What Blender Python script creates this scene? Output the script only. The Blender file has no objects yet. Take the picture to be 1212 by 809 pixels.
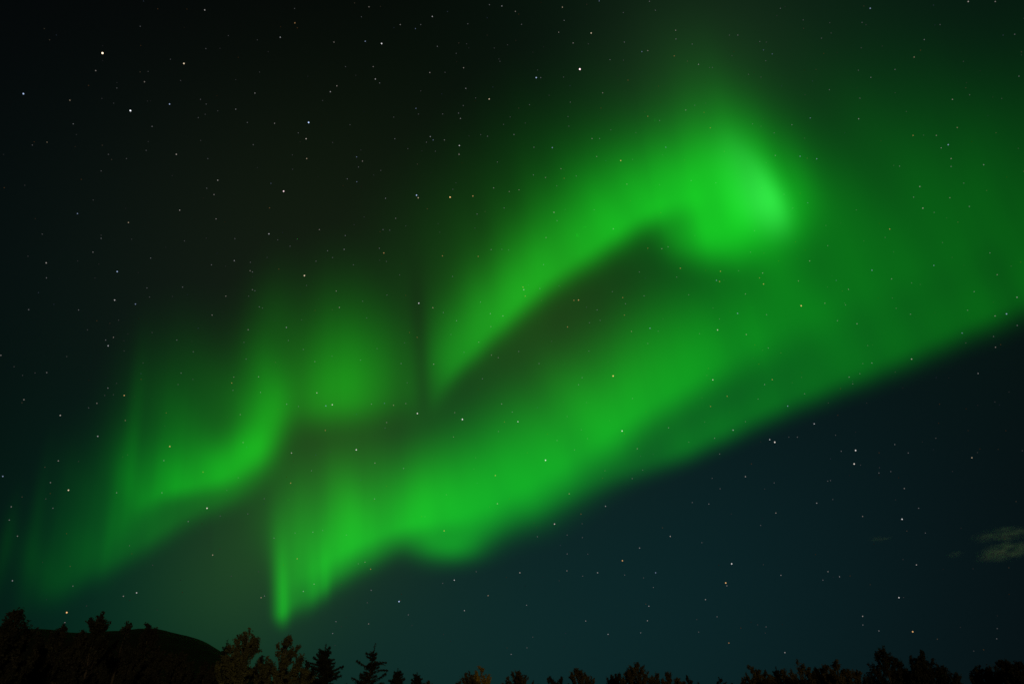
# Night sky with green northern lights over a dark line of trees and a low hill.
import bpy, math, random
import numpy as np

SC = bpy.context.scene
COL_ = SC.collection
# ------------------------------------------------------------------ camera
W, H = 1212.0, 809.0                       # the photograph's own pixels, used only to turn sightings into bearings
HFOV = math.radians(66.0)
PITCH = math.radians(24.5)                 # the camera looks up at the sky
EYE = 1.65
FPX = (W / 2) / math.tan(HFOV / 2)
cam_data = bpy.data.cameras.new('camera')
cam = bpy.data.objects.new('camera', cam_data)
COL_.objects.link(cam)
cam.location = (0, 0, EYE)
cam.rotation_euler = (math.pi / 2 + PITCH, 0, 0)
cam_data.sensor_width = 36.0
cam_data.angle = HFOV
cam_data.clip_start = 0.1
cam_data.clip_end = 1.0e7
SC.camera = cam


def dirs(x, y):
    """bearing (unit vector) of a sighting"""
    x = np.asarray(x, float)
    y = np.asarray(y, float)
    u = (x - W / 2) / FPX
    v = (H / 2 - y) / FPX
    cp, sp = math.cos(PITCH), math.sin(PITCH)
    d = np.stack([u, cp - v * sp, sp + v * cp], -1)
    return d / np.linalg.norm(d, axis=-1, keepdims=True)


# ------------------------------------------------------------------ night sky (world): airglow, town glow low in front, faint high aurora light
# sky lobes: bearing, light, angular radius in degrees
LOBES=[(620,800,(.0019,.0145,.0145),14),(430,740,(.002,.009,.0055),8),(860,660,(.0003,.0042,.0052),11),(1020,610,(.0009,.0028,.0040),15),
 (100,740,(.0,.008,.004),10),(210,690,(.0,.010,.005),6),(285,675,(.008,.022,.0002),4),(400,540,(.011,.024,.0002),5),
 (650,395,(.009,.016,.0005),5.5),(480,290,(.002,.006,.001),9),(300,330,(.0035,.004,.0010),9),
 (80,340,(.0,.0022,.0026),11),(822,90,(.005,.014,.004),4.5),(860,40,(.002,.008,.003),10),(1140,90,(.0003,.006,.0022),13)]
BASE=(.0011,.0013,.0017)

world = bpy.data.worlds.new('World')
SC.world = world
world.use_nodes = True
nt = world.node_tree
nt.nodes.clear()
wout = nt.nodes.new('ShaderNodeOutputWorld')
bg = nt.nodes.new('ShaderNodeBackground')
tc = nt.nodes.new('ShaderNodeTexCoord')
nt.links.new(bg.outputs[0], wout.inputs[0])
acc = None
base = nt.nodes.new('ShaderNodeCombineXYZ')
for i_ in range(3):
    base.inputs[i_].default_value = BASE[i_]
acc = base.outputs[0]
for lx, ly, lc, lr in LOBES:
    d_ = dirs(lx, ly)
    dot = nt.nodes.new('ShaderNodeVectorMath'); dot.operation = 'DOT_PRODUCT'
    nt.links.new(tc.outputs['Generated'], dot.inputs[0])
    dot.inputs[1].default_value = tuple(d_)
    k_ = 1.0 / math.radians(lr) ** 2
    ma = nt.nodes.new('ShaderNodeMath'); ma.operation = 'MULTIPLY_ADD'
    nt.links.new(dot.outputs['Value'], ma.inputs[0])
    ma.inputs[1].default_value = k_
    ma.inputs[2].default_value = -k_
    ex = nt.nodes.new('ShaderNodeMath'); ex.operation = 'EXPONENT'
    nt.links.new(ma.outputs[0], ex.inputs[0])
    sc_ = nt.nodes.new('ShaderNodeVectorMath'); sc_.operation = 'SCALE'
    sc_.inputs[0].default_value = lc
    nt.links.new(ex.outputs[0], sc_.inputs['Scale'])
    ad = nt.nodes.new('ShaderNodeVectorMath'); ad.operation = 'ADD'
    nt.links.new(acc, ad.inputs[0]); nt.links.new(sc_.outputs[0], ad.inputs[1])
    acc = ad.outputs[0]
nt.links.new(acc, bg.inputs['Color'])
bg.inputs['Strength'].default_value = 1.0

# ------------------------------------------------------------------ the one sun lamp: weak warm light from behind the camera
sun_data = bpy.data.lights.new('sun', 'SUN')
sun = bpy.data.objects.new('sun', sun_data)
COL_.objects.link(sun)
sun_data.energy = 0.55
sun_data.color = (1.0, 0.80, 0.45)
sun_data.angle = math.radians(3)
sun.rotation_euler = (math.radians(80), 0, math.radians(16))

# ------------------------------------------------------------------ exposure and render
vs = SC.view_settings
vs.view_transform = 'Standard'
vs.look = 'None'
vs.exposure = 0.0
vs.gamma = 1.0
vs.use_curve_mapping = False
cy = SC.cycles
cy.transparent_max_bounces = 64
cy.max_bounces = 6
cy.volume_bounces = 2
cy.sample_clamp_direct = 2.5
cy.sample_clamp_indirect = 2.0
cy.use_denoising = False


# ------------------------------------------------------------------ helpers
def tag(o, label=None, cat=None, group=None, kind=None):
    for k, v in (('label', label), ('category', cat), ('group', group), ('kind', kind)):
        if v:
            o[k] = v
    return o


def mesh_obj(name, verts, faces, mat, parent=None, smooth=False):
    me = bpy.data.meshes.new(name)
    me.from_pydata([tuple(v) for v in verts], [], [tuple(f) for f in faces])
    me.materials.append(mat)
    if smooth:
        me.polygons.foreach_set('use_smooth', [True] * len(me.polygons))
    me.update()
    o = bpy.data.objects.new(name, me)
    COL_.objects.link(o)
    if parent:
        o.parent = parent
    return o


def quad_mesh(name, V, mat, parent=None):
    """V: (n, 4, 3) array of loose quads"""
    n = len(V)
    me = bpy.data.meshes.new(name)
    me.vertices.add(n * 4)
    me.vertices.foreach_set('co', V.reshape(-1))
    me.loops.add(n * 4)
    me.loops.foreach_set('vertex_index', np.arange(n * 4, dtype=np.int32))
    me.polygons.add(n)
    me.polygons.foreach_set('loop_start', np.arange(0, n * 4, 4, dtype=np.int32))
    me.materials.append(mat)
    me.update()
    me.validate()
    o = bpy.data.objects.new(name, me)
    COL_.objects.link(o)
    if parent:
        o.parent = parent
    return o


def sight(x, y, depth):
    """the point of the upright plane Y = depth seen at that bearing"""
    d = dirs(x, y)
    t = depth / d[1]
    return np.array([d[0] * t, depth, EYE + d[2] * t])


def new_mat(name):
    m = bpy.data.materials.new(name)
    m.use_nodes = True
    t = m.node_tree
    t.nodes.clear()
    out = t.nodes.new('ShaderNodeOutputMaterial')
    return m, t, out


def surface_mat(name, c1, c2, scale, rough=0.9, bump=0.0):
    m, t, out = new_mat(name)
    p = t.nodes.new('ShaderNodeBsdfPrincipled')
    p.inputs['Roughness'].default_value = rough
    p.inputs['Specular IOR Level'].default_value = 0.15
    co = t.nodes.new('ShaderNodeTexCoord')
    no = t.nodes.new('ShaderNodeTexNoise')
    no.inputs['Scale'].default_value = scale
    no.inputs['Detail'].default_value = 5
    t.links.new(co.outputs['Object'], no.inputs['Vector'])
    r = t.nodes.new('ShaderNodeValToRGB')
    r.color_ramp.elements[0].position = 0.36
    r.color_ramp.elements[1].position = 0.66
    r.color_ramp.elements[0].color = (*c1, 1)
    r.color_ramp.elements[1].color = (*c2, 1)
    t.links.new(no.outputs['Fac'], r.inputs[0])
    t.links.new(r.outputs[0], p.inputs['Base Color'])
    if bump:
        b = t.nodes.new('ShaderNodeBump')
        b.inputs['Strength'].default_value = bump
        t.links.new(no.outputs['Fac'], b.inputs['Height'])
        t.links.new(b.outputs[0], p.inputs['Normal'])
    t.links.new(p.outputs[0], out.inputs['Surface'])
    return m


# ------------------------------------------------------------------ ground and hill
M_ground = surface_mat('forest_floor', (0.018, 0.017, 0.010), (0.045, 0.038, 0.020), 0.35, 0.95, 0.6)
G = 400000.0
n_ = 40
gv, gf = [], []
for j in range(n_ + 1):
    for i in range(n_ + 1):
        gv.append(((i / n_ - .5) * G, (j / n_ - .5) * G, 0.0))
for j in range(n_):
    for i in range(n_):
        a = j * (n_ + 1) + i
        gf.append((a, a + 1, a + n_ + 2, a + n_ + 1))
ground = tag(mesh_obj('ground', gv, gf, M_ground), kind='structure')

M_hill = surface_mat('dark_heath', (0.0025, 0.0024, 0.0016), (0.006, 0.0052, 0.0032), 0.03, 0.95, 0.5)
HD = 900.0
prof = [(-420, 800), (-250, 782), (-120, 764), (-40, 750), (20, 743), (70, 746), (110, 750), (145, 747.5), (165, 745), (184, 744), (203, 746.5), (222, 752), (240, 760),
        (258, 771), (280, 786), (310, 804), (360, 826)]
hp = np.array([sight(x, y, HD) for x, y in prof])
us = np.linspace(hp[0, 0], hp[-1, 0], 150)
zs = np.maximum(np.interp(us, hp[:, 0], hp[:, 2]), 0)
ker = np.array([1, 2, 3, 2, 1.]); ker /= ker.sum()
zs = np.convolve(np.pad(zs, 2, mode='edge'), ker, 'valid')
rng = np.random.default_rng(4)
fade_u = np.clip(np.minimum(us - us[0], us[-1] - us) / 60.0, 0, 1)
nv = 44
vs_ = np.linspace(-260, 260, nv)
hv, hf = [], []
for j, v in enumerate(vs_):
    sh = math.cos(math.pi / 2 * v / 260.0) ** 1.3
    for i, u in enumerate(us):
        z = zs[i] * sh * fade_u[i]
        z += (0.5 * math.sin(u * .11 + v * .05) + .4 * math.sin(u * .23 - v * .09 + 1) + rng.normal(0, .16)) * sh * fade_u[i]
        hv.append((u, HD + v, z - 0.3))
nu = len(us)
for j in range(nv - 1):
    for i in range(nu - 1):
        a = j * nu + i
        hf.append((a, a + 1, a + nu + 1, a + nu))
hill = tag(mesh_obj('hill', hv, hf, M_hill, smooth=True), kind='structure')


# ------------------------------------------------------------------ northern lights: closed glowing bodies of thin air about 105 km up.
# Each one holds an even, purely emitting volume; where it is thicker it shines brighter.
# ---- the light of each aurora, as ridges of oriented soft kernels ----
def resample(pts,step):
    P=np.array(pts,float); n=len(P)
    out=[]
    for i in range(n-1):
        p0=P[max(i-1,0)];p1=P[i];p2=P[i+1];p3=P[min(i+2,n-1)]
        L=np.hypot(*(p2-p1)[:2]); k=max(1,int(round(L/step)))
        for j in range(k):
            t=j/k
            c=0.5*((2*p1)+(-p0+p2)*t+(2*p0-5*p1+4*p2-p3)*t*t+(-p0+3*p1-3*p2+p3)*t**3)
            c[2:]=p1[2:]*(1-t)+p2[2:]*t     # amplitudes and widths stay linear
            out.append(c)
    out.append(P[-1])
    return np.array(out)
def ridge(X,Y,pts,step=12.0,flip=False,ray=None,along=1.25):
    """pts: x, y, brightness, softness below the ridge, softness above it"""
    R=resample(pts,step); F=np.zeros_like(X)
    T=np.gradient(R[:,:2],axis=0); T/=np.linalg.norm(T,axis=1,keepdims=True)
    seg=np.hypot(*np.gradient(R[:,:2],axis=0).T)
    for (x,y,a,lo,hi),(tx,ty),s in zip(R,T,seg):
        if a<=0: continue
        nx,ny=(ty,-tx)                  # to the left of the walk on the page: up for a left to right walk
        if flip: nx,ny=-nx,-ny
        if ray is not None:
            nx,ny=ray; tx,ty=-ny,nx
        dx,dy=X-x,Y-y
        dn=dx*nx+dy*ny; dt=dx*tx+dy*ty
        st=s*along
        sg=np.where(dn>0,hi,lo)
        e=(dn/sg)**2+(dt/st)**2
        F+=a*s/(st*2.5066)*np.exp(-0.5*e)
    return F
def blob(X,Y,x,y,a,su,sv,ang=0.0,p=2.0):
    c,s=math.cos(math.radians(ang)),math.sin(math.radians(ang))
    dx,dy=X-x,Y-y
    u=(dx*c+dy*s)/su; v=(-dx*s+dy*c)/sv
    return a*np.exp(-0.5*(u*u+v*v)**(p/2))
def sstep(a,b,x):
    t=np.clip((x-a)/(b-a),0,1); return t*t*(3-2*t)

def noise1(q,wl,seed):
    r=np.random.default_rng(seed).normal(0,1,4096)
    t=q/wl+2000; i=np.floor(t).astype(int)%4095; f=t-np.floor(t); f=f*f*(3-2*f)
    return r[i]*(1-f)+r[i+1]*f
def rays(X,Y,seed):
    """fine upright rays, all leaning towards the magnetic zenith"""
    q=X-.00057*(X-390)*(Y-420)
    return .45*noise1(q,34,seed)+.40*noise1(q,15,seed+1)+.28*noise1(q,7,seed+2)
def ripple(X,Y,seed):
    r=np.random.default_rng(seed); s=np.zeros_like(X)
    for k in range(14):
        a=r.uniform(-.9,.2); wl=r.uniform(40,150); p=r.uniform(0,6.28)
        s+=np.sin((X*math.cos(a)+Y*math.sin(a))*6.283/wl+p)
    return s/3.7
def lane(X,Y):
    return 1-.42*np.exp(-.5*((X-498-(Y-420)*.06)/7)**2)*sstep(290,370,Y)*(1-sstep(470,520,Y))
def lower_band(X,Y):
    F=ridge(X,Y,[(345,684,.0,16,40),(365,672,.22,16,44),(400,652,.31,16,48),(440,632,.40,15,50),(478,618,.41,13,46),(500,615,.42,17,44),(530,609,.43,19,46),(570,596,.41,22,50),
        (620,570,.36,27,56),(650,552,.35,26,58),(700,520,.36,24,58),(750,485,.37,21,58),(802,453,.32,22,60),(840,430,.24,24,64),(880,406,.17,28,66),(940,372,.10,36,70),(1010,335,.06,44,75),(1100,290,.04,50,80),(1220,235,.02,60,80),(1330,190,.0,60,80)],along=1.4)
    # the second, dimmer fold along the lower edge on the right
    F+=ridge(X,Y,[(560,632,.0,12,26),(610,608,.05,14,26),(650,588,.05,14,26),(700,566,.055,13,26),(760,545,.085,12,24),(800,530,.125,12,24),(840,512,.145,12,24),(900,482,.125,13,27),(980,447,.115,14,32),(1060,414,.11,15,36),(1140,379,.10,15,36),(1215,346,.09,16,36),(1330,290,.07,18,40),(1430,240,0,18,40)],along=1.4)
    # wide faint glow filling the sky above the band on the right
    F+=ridge(X,Y,[(740,452,.0,30,60),(840,408,.04,26,70),(920,380,.085,36,110),(1000,348,.082,38,130),(1100,302,.060,34,120),(1220,255,.05,36,100),(1330,215,.04,40,100),(1450,170,0,40,110)],along=1.8)
    F+=blob(X,Y,1020,190,.022,90,80,0)
    # the ray curtain at the far left end
    F+=ridge(X,Y,[(321,720,.0,9,50),(328,724,.14,9,56),(335,722,.25,10,48),(342,712,.10,11,42),(352,706,.12,12,40),(364,702,.15,12,36),(374,696,.22,11,32),(382,690,.19,11,32),(392,680,.08,12,30),(406,672,.05,12,28),(420,664,.0,13,28)],step=4,ray=(-.03,-1),along=1.0)
    # the small step hanging from the edge
    for x,y,a,su,sv,an in ((522,646,.16,26,11,4),(550,640,.10,26,13,-22),(440,660,.05,26,9,-28)): F+=blob(X,Y,x,y,a,su,sv,an)
    F+=blob(X,Y,400,580,.05,70,46,-30)
    F*=.6+.4*lane(X,Y)
    k=.12*(1-sstep(360,470,X))+.018
    return F*np.clip(1+k*rays(X,Y,3)+.05*ripple(X,Y,1),.3,2)
def swirl(X,Y):
    F=ridge(X,Y,[(500,490,.0,10,20),(526,444,.12,10,24),(556,410,.23,11,30),(600,366,.30,12,34),(640,330,.31,13,38),(690,295,.32,14,44),(735,264,.35,14,50),(772,243,.42,15,52),(805,232,.38,19,50),(835,226,.28,30,46),(865,222,.14,38,42),(895,218,.0,40,40)],along=1.45)
    F+=ridge(X,Y,[(500,480,.0,34,60),(556,408,.04,30,70),(640,332,.045,32,80),(735,268,.045,32,90),(800,240,.0,30,90)],along=1.5)
    # the head and the curl round it
    F+=blob(X,Y,832,212,.11,48,30,0)
    F+=blob(X,Y,906,228,.08,40,24,60)
    F+=blob(X,Y,893,208,.15,50,32,60)
    F+=blob(X,Y,872,262,.28,50,27,-14)
    F+=blob(X,Y,838,284,.19,36,19,12)
    F+=blob(X,Y,858,180,.11,50,36,40)
    F+=blob(X,Y,926,240,.12,22,36,0)
    F+=blob(X,Y,842,120,.03,32,55,-28)
    F+=blob(X,Y,640,230,.02,130,60,-35)
    return F*lane(X,Y)*np.clip(1+.02*rays(X,Y,21)+.06*ripple(X,Y,5),.3,2)
def streak(X,Y):
    F=ridge(X,Y,[(842,150,.0,14,14),(858,166,.025,15,18),(876,184,.07,12,20),(892,204,.12,12,22),(904,224,.19,12,22),(914,244,.20,12,20),(921,262,.13,12,18),(924,282,.0,12,16)],step=6,along=1.8,flip=True)
    return F
def left_fold(X,Y):
    F=ridge(X,Y,[(20,706,.0,18,50),(50,694,.016,16,40),(110,652,.020,16,40),(150,608,.06,16,46),(175,586,.16,12,38),(200,576,.24,11,34),(232,569,.26,11,30),(265,560,.27,12,22),(290,545,.33,14,19),(310,519,.35,15,19),(320,491,.25,16,22),(325,464,.12,17,30),(328,436,.03,18,40),(328,415,.0,20,40)],along=1.4)
    F+=ridge(X,Y,[(50,700,.0,14,36),(100,674,.03,13,30),(150,648,.065,12,28),(220,605,.085,11,24),(275,582,.08,11,20),(325,550,.0,12,20)],along=1.6)
    for x,y,a,sx,sy,an in ((314,430,.06,20,55,6),(240,520,.05,52,36,-15),(156,530,.035,6,56,6),(195,500,.035,34,60,5),(42,625,.012,6,52,9),(75,610,.006,16,60,6),(135,580,.014,7,60,5),(250,470,.03,44,50,5),(6,650,.012,6,36,12)):
        F+=blob(X,Y,x,y,a,sx,sy,an)
    k=.03+.15*(1-sstep(120,230,X))
    return F*np.clip(1+k*rays(X,Y,9)+.06*ripple(X,Y,8),.2,2)
def patch(X,Y):
    F=blob(X,Y,412,446,.19,44,46,0)+blob(X,Y,388,470,.07,44,26,-10)+blob(X,Y,398,375,.025,40,44,6)
    F*=1-.85*sstep(474,530,Y+.12*(X-400))
    return F*lane(X,Y)*np.clip(1+.03*rays(X,Y,15)+.05*ripple(X,Y,12),.3,2)
COL={'lower_band':(.006,1,.011),'swirl':(.010,1,.020),'streak':(.11,1,.20),'left_fold':(.003,1,.010),'patch':(.005,1,.010)}


THICK = 60000.0


def slant(sin_el):
    R = 6371000.0
    Hh = 105000.0
    sin_el = np.maximum(sin_el, 0.02)
    return np.sqrt((R * sin_el) ** 2 + 2 * R * Hh + Hh * Hh) - R * sin_el


def aurora(name, fn, colour, box, label, cat, step=4.0, eps=0.0010, parent=None):
    xs = np.arange(box[0], box[2] + .1, step)
    ys = np.arange(box[1], box[3] + .1, step)
    X, Y = np.meshgrid(xs, ys)
    F = np.maximum(fn(X, Y) - eps, 0.0)
    F[0, :] = F[-1, :] = 0
    F[:, 0] = F[:, -1] = 0
    act = F > 0
    cell = act[:-1, :-1] | act[1:, :-1] | act[:-1, 1:] | act[1:, 1:]
    D = dirs(X, Y)
    r = slant(D[..., 2])
    t = F * THICK
    org = np.array([0, 0, EYE])
    idx_f = -np.ones(F.shape, np.int64)
    idx_b = -np.ones(F.shape, np.int64)
    used = np.zeros(F.shape, bool)
    used[:-1, :-1] |= cell; used[1:, :-1] |= cell; used[:-1, 1:] |= cell; used[1:, 1:] |= cell
    uy, ux = np.nonzero(used)
    nf = len(uy)
    idx_f[uy, ux] = np.arange(nf)
    vf = org + D[uy, ux] * (r[uy, ux] - t[uy, ux] / 2)[:, None]
    ay, ax = np.nonzero(used & act)
    idx_b[uy, ux] = idx_f[uy, ux]                     # the two skins share their rim
    idx_b[ay, ax] = nf + np.arange(len(ay))
    vb = org + D[ay, ax] * (r[ay, ax] + t[ay, ax] / 2)[:, None]
    V = np.concatenate([vf, vb])
    cy_, cx_ = np.nonzero(cell)
    a, b, c, d = (idx_f[cy_, cx_], idx_f[cy_, cx_ + 1], idx_f[cy_ + 1, cx_ + 1], idx_f[cy_ + 1, cx_])
    front = np.concatenate([np.stack([a, d, c], 1), np.stack([a, c, b], 1)])
    a, b, c, d = (idx_b[cy_, cx_], idx_b[cy_, cx_ + 1], idx_b[cy_ + 1, cx_ + 1], idx_b[cy_ + 1, cx_])
    back = np.concatenate([np.stack([a, c, d], 1), np.stack([a, b, c], 1)])
    T1 = np.concatenate([front, back])
    # drop the triangles that both skins share (all three corners on the rim)
    rim = np.ones(len(V), bool)
    rim[idx_f[ay, ax]] = False
    rim[nf:] = False
    T1 = T1[~rim[T1].all(1)]
    me = bpy.data.meshes.new(name)
    cen = V.mean(0)
    V = V - cen
    n = len(T1)
    me.vertices.add(len(V)); me.vertices.foreach_set('co', V.reshape(-1))
    me.loops.add(n * 3); me.loops.foreach_set('vertex_index', T1.reshape(-1).astype(np.int32))
    me.polygons.add(n); me.polygons.foreach_set('loop_start', np.arange(0, n * 3, 3, dtype=np.int32))
    me.update(); me.validate()
    m, tr, out = new_mat(name + '_glow')
    e = tr.nodes.new('ShaderNodeEmission')
    e.inputs['Color'].default_value = (*colour, 1)
    e.inputs['Strength'].default_value = 1.0 / THICK
    tr.links.new(e.outputs[0], out.inputs['Volume'])
    me.materials.append(m)
    o = bpy.data.objects.new(name, me)
    o.location = cen
    COL_.objects.link(o)
    if parent:
        o.parent = parent
        o.location = cen - np.array(parent.location)
        return tag(o, label)
    return tag(o, label, cat, 'green northern lights across the sky')


aurora('aurora_band', lower_band, COL['lower_band'], (250, -60, 1460, 800), 'longest green aurora band, climbing from treetops to right edge with sharp lower border', 'aurora')
sw = aurora('aurora_swirl', swirl, COL['swirl'], (380, -60, 1080, 580), 'brightest green aurora arm, rising to a curled glowing head high on the right', 'aurora')
aurora('bright_streak', streak, COL['streak'], (780, 80, 1000, 340), 'palest curved streak inside the curled head', None, parent=sw, step=3.0)
aurora('aurora_fold', left_fold, COL['left_fold'], (-120, 260, 430, 790), 'bent green aurora fold with faint upright rays above the dark hill on the left', 'aurora')
aurora('aurora_patch', patch, COL['patch'], (230, 200, 590, 560), 'small round soft green aurora patch between the left fold and the rising arm', 'aurora')


# ------------------------------------------------------------------ small cloud wisps low on the right
def cloud(name, x, y, half_w, half_h, depth, dens, seed, label, tilt=0.0, colour=(.42, 1.0, .80)):  # colour has the aurora's green light mixed into the vapour itself
    c = sight(x, y, depth)
    px = np.linalg.norm(sight(x + 1, y, depth) - c)
    m, t, out = new_mat('cloud_vapour')
    co = t.nodes.new('ShaderNodeTexCoord')
    no = t.nodes.new('ShaderNodeTexNoise')
    no.inputs['Scale'].default_value = 1.7
    no.inputs['Detail'].default_value = 5
    no.inputs['Roughness'].default_value = .58
    mp = t.nodes.new('ShaderNodeMapping')
    mp.inputs['Location'].default_value = (seed * 3.1, seed * 1.7, 0)
    mp.inputs['Scale'].default_value = (1.5, 1.0, 1.1)
    t.links.new(co.outputs['Object'], mp.inputs['Vector'])
    t.links.new(mp.outputs[0], no.inputs['Vector'])
    ln = t.nodes.new('ShaderNodeVectorMath'); ln.operation = 'LENGTH'
    t.links.new(co.outputs['Object'], ln.inputs[0])
    fall = t.nodes.new('ShaderNodeMapRange')
    fall.interpolation_type = 'SMOOTHSTEP'
    fall.inputs['From Min'].default_value = 1.0
    fall.inputs['From Max'].default_value = 0.0
    t.links.new(ln.outputs['Value'], fall.inputs['Value'])
    nr = t.nodes.new('ShaderNodeMapRange')
    nr.interpolation_type = 'SMOOTHSTEP'
    nr.inputs['From Min'].default_value = 0.40
    nr.inputs['From Max'].default_value = 0.70
    t.links.new(no.outputs['Fac'], nr.inputs['Value'])
    mu = t.nodes.new('ShaderNodeMath'); mu.operation = 'MULTIPLY'
    t.links.new(fall.outputs[0], mu.inputs[0]); t.links.new(nr.outputs[0], mu.inputs[1])
    m2 = t.nodes.new('ShaderNodeMath'); m2.operation = 'MULTIPLY'
    t.links.new(mu.outputs[0], m2.inputs[0])
    m2.inputs[1].default_value = dens / (half_h * px)
    sv = t.nodes.new('ShaderNodeVolumeScatter')
    sv.inputs['Color'].default_value = (*colour, 1)
    t.links.new(m2.outputs[0], sv.inputs['Density'])
    t.links.new(sv.outputs[0], out.inputs['Volume'])
    vv, ff = [], []
    nu, nv = 20, 12
    for j in range(1, nv):
        for i in range(nu):
            a, b = 2 * math.pi * i / nu, math.pi * j / nv
            vv.append((math.sin(b) * math.cos(a), math.sin(b) * math.sin(a), math.cos(b)))
    top = len(vv); vv.append((0, 0, 1)); bot = len(vv); vv.append((0, 0, -1))
    for j in range(nv - 2):
        for i in range(nu):
            k = (i + 1) % nu
            ff.append((j * nu + i, (j + 1) * nu + i, (j + 1) * nu + k, j * nu + k))
    for i in range(nu):
        k = (i + 1) % nu
        ff.append((top, i, k)); ff.append((bot, (nv - 2) * nu + k, (nv - 2) * nu + i))
    o = mesh_obj(name, vv, ff, m)
    o.location = c
    o.scale = (half_w * px, half_w * px * .7, half_h * px)
    o.rotation_euler = (0, -tilt, -math.atan2(c[0], c[1]))
    return tag(o, label, 'cloud', 'small cloud wisps low on the right')


cloud('cloud', 1190, 652, 40, 13, 9000, 1.1, 2, 'largest cloud wisp, olive green and slanted, by the right edge', .16)
cloud('cloud', 1190, 632, 46, 10, 9400, .45, 5, 'long dim cloud wisp lying just above the largest olive one', .06)
cloud('cloud', 1131, 655.5, 13, 4.5, 9800, .30, 7, 'short grey cloud wisp left of the two large ones', .12)
cloud('cloud', 1042, 637.5, 17, 4, 10500, .22, 9, 'thin flat cloud wisp farthest left of the others', 0)


# ------------------------------------------------------------------ trees
def leaf_mat(name, c1, c2):
    m = surface_mat(name, c1, c2, 1.6, 0.75)
    return m


LEAF = {
    'spruce': leaf_mat('dark_needles', (.008, .010, .005), (.016, .018, .008)),
    'dim': leaf_mat('dim_foliage', (.010, .011, .006), (.024, .022, .011)),
    'olive': leaf_mat('olive_foliage', (.034, .036, .013), (.080, .076, .025)),
    'brown': leaf_mat('brown_foliage', (.030, .025, .010), (.068, .053, .017)),
    'yellow': leaf_mat('yellow_foliage', (.13, .088, .012), (.25, .165, .020)),
}
M_bark = surface_mat('bark', (.020, .016, .011), (.05, .04, .028), 6.0, .9, .5)
M_palebark = surface_mat('pale_bark', (.05, .045, .035), (.13, .115, .09), 5.0, .85, .4)


class Tubes:
    def __init__(s):
        s.v, s.f = [], []

    def tube(s, pts, r0, r1, n=6):
        pts = np.asarray(pts, float)
        k = len(pts)
        b = len(s.v)
        T = np.gradient(pts, axis=0)
        for i in range(k):
            t = T[i] / (np.linalg.norm(T[i]) + 1e-9)
            a = np.cross(t, (0, 1, 0) if abs(t[1]) < .8 else (1, 0, 0)); a /= np.linalg.norm(a)
            c = np.cross(t, a)
            r = r0 + (r1 - r0) * i / (k - 1)
            for j in range(n):
                q = 2 * math.pi * j / n
                s.v.append(pts[i] + r * (math.cos(q) * a + math.sin(q) * c))
        for i in range(k - 1):
            for j in range(n):
                j2 = (j + 1) % n
                s.f.append((b + i * n + j, b + i * n + j2, b + (i + 1) * n + j2, b + (i + 1) * n + j))
        s.f.append(tuple(b + j for j in reversed(range(n))))
        s.f.append(tuple(b + (k - 1) * n + j for j in range(n)))


def leaves_at(P, rng, size, spread, aspect=.6):
    """one small bent leaf quad near each point"""
    n = len(P)
    C = P + rng.normal(0, spread, (n, 3))
    a = rng.normal(0, 1, (n, 3)); a /= np.linalg.norm(a, axis=1, keepdims=True)
    b = rng.normal(0, 1, (n, 3)); b -= (b * a).sum(1, keepdims=True) * a; b /= np.linalg.norm(b, axis=1, keepdims=True)
    L = (size * rng.uniform(.6, 1.35, n))[:, None]
    return np.stack([C - a * L * .5, C + b * L * aspect * .5, C + a * L * .5, C - b * L * aspect * .5], 1)


def curve(p0, d0, length, rise, n, rng, jit):
    pts = [np.array(p0, float)]
    d = np.array(d0, float)
    for i in range(n):
        d = d + np.array([0, 0, rise]) / n + rng.normal(0, jit, 3)
        d /= np.linalg.norm(d)
        pts.append(pts[-1] + d * length / n)
    return np.array(pts)


def plant(x, y, depth, lean):
    top = sight(x, y, depth)
    px = depth / FPX / math.cos(PITCH)
    return top, px


def finish(name, base, tubes, leafq, leaf, bark, label, cat, group):
    root = bpy.data.objects.new(name, None)
    root.location = base
    root.empty_display_size = .5
    COL_.objects.link(root)
    tag(root, label, cat, group)
    mesh_obj('trunk', tubes.v, tubes.f, bark, root, True)
    quad_mesh('crown', np.concatenate(leafq), leaf, root)
    return root


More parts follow.
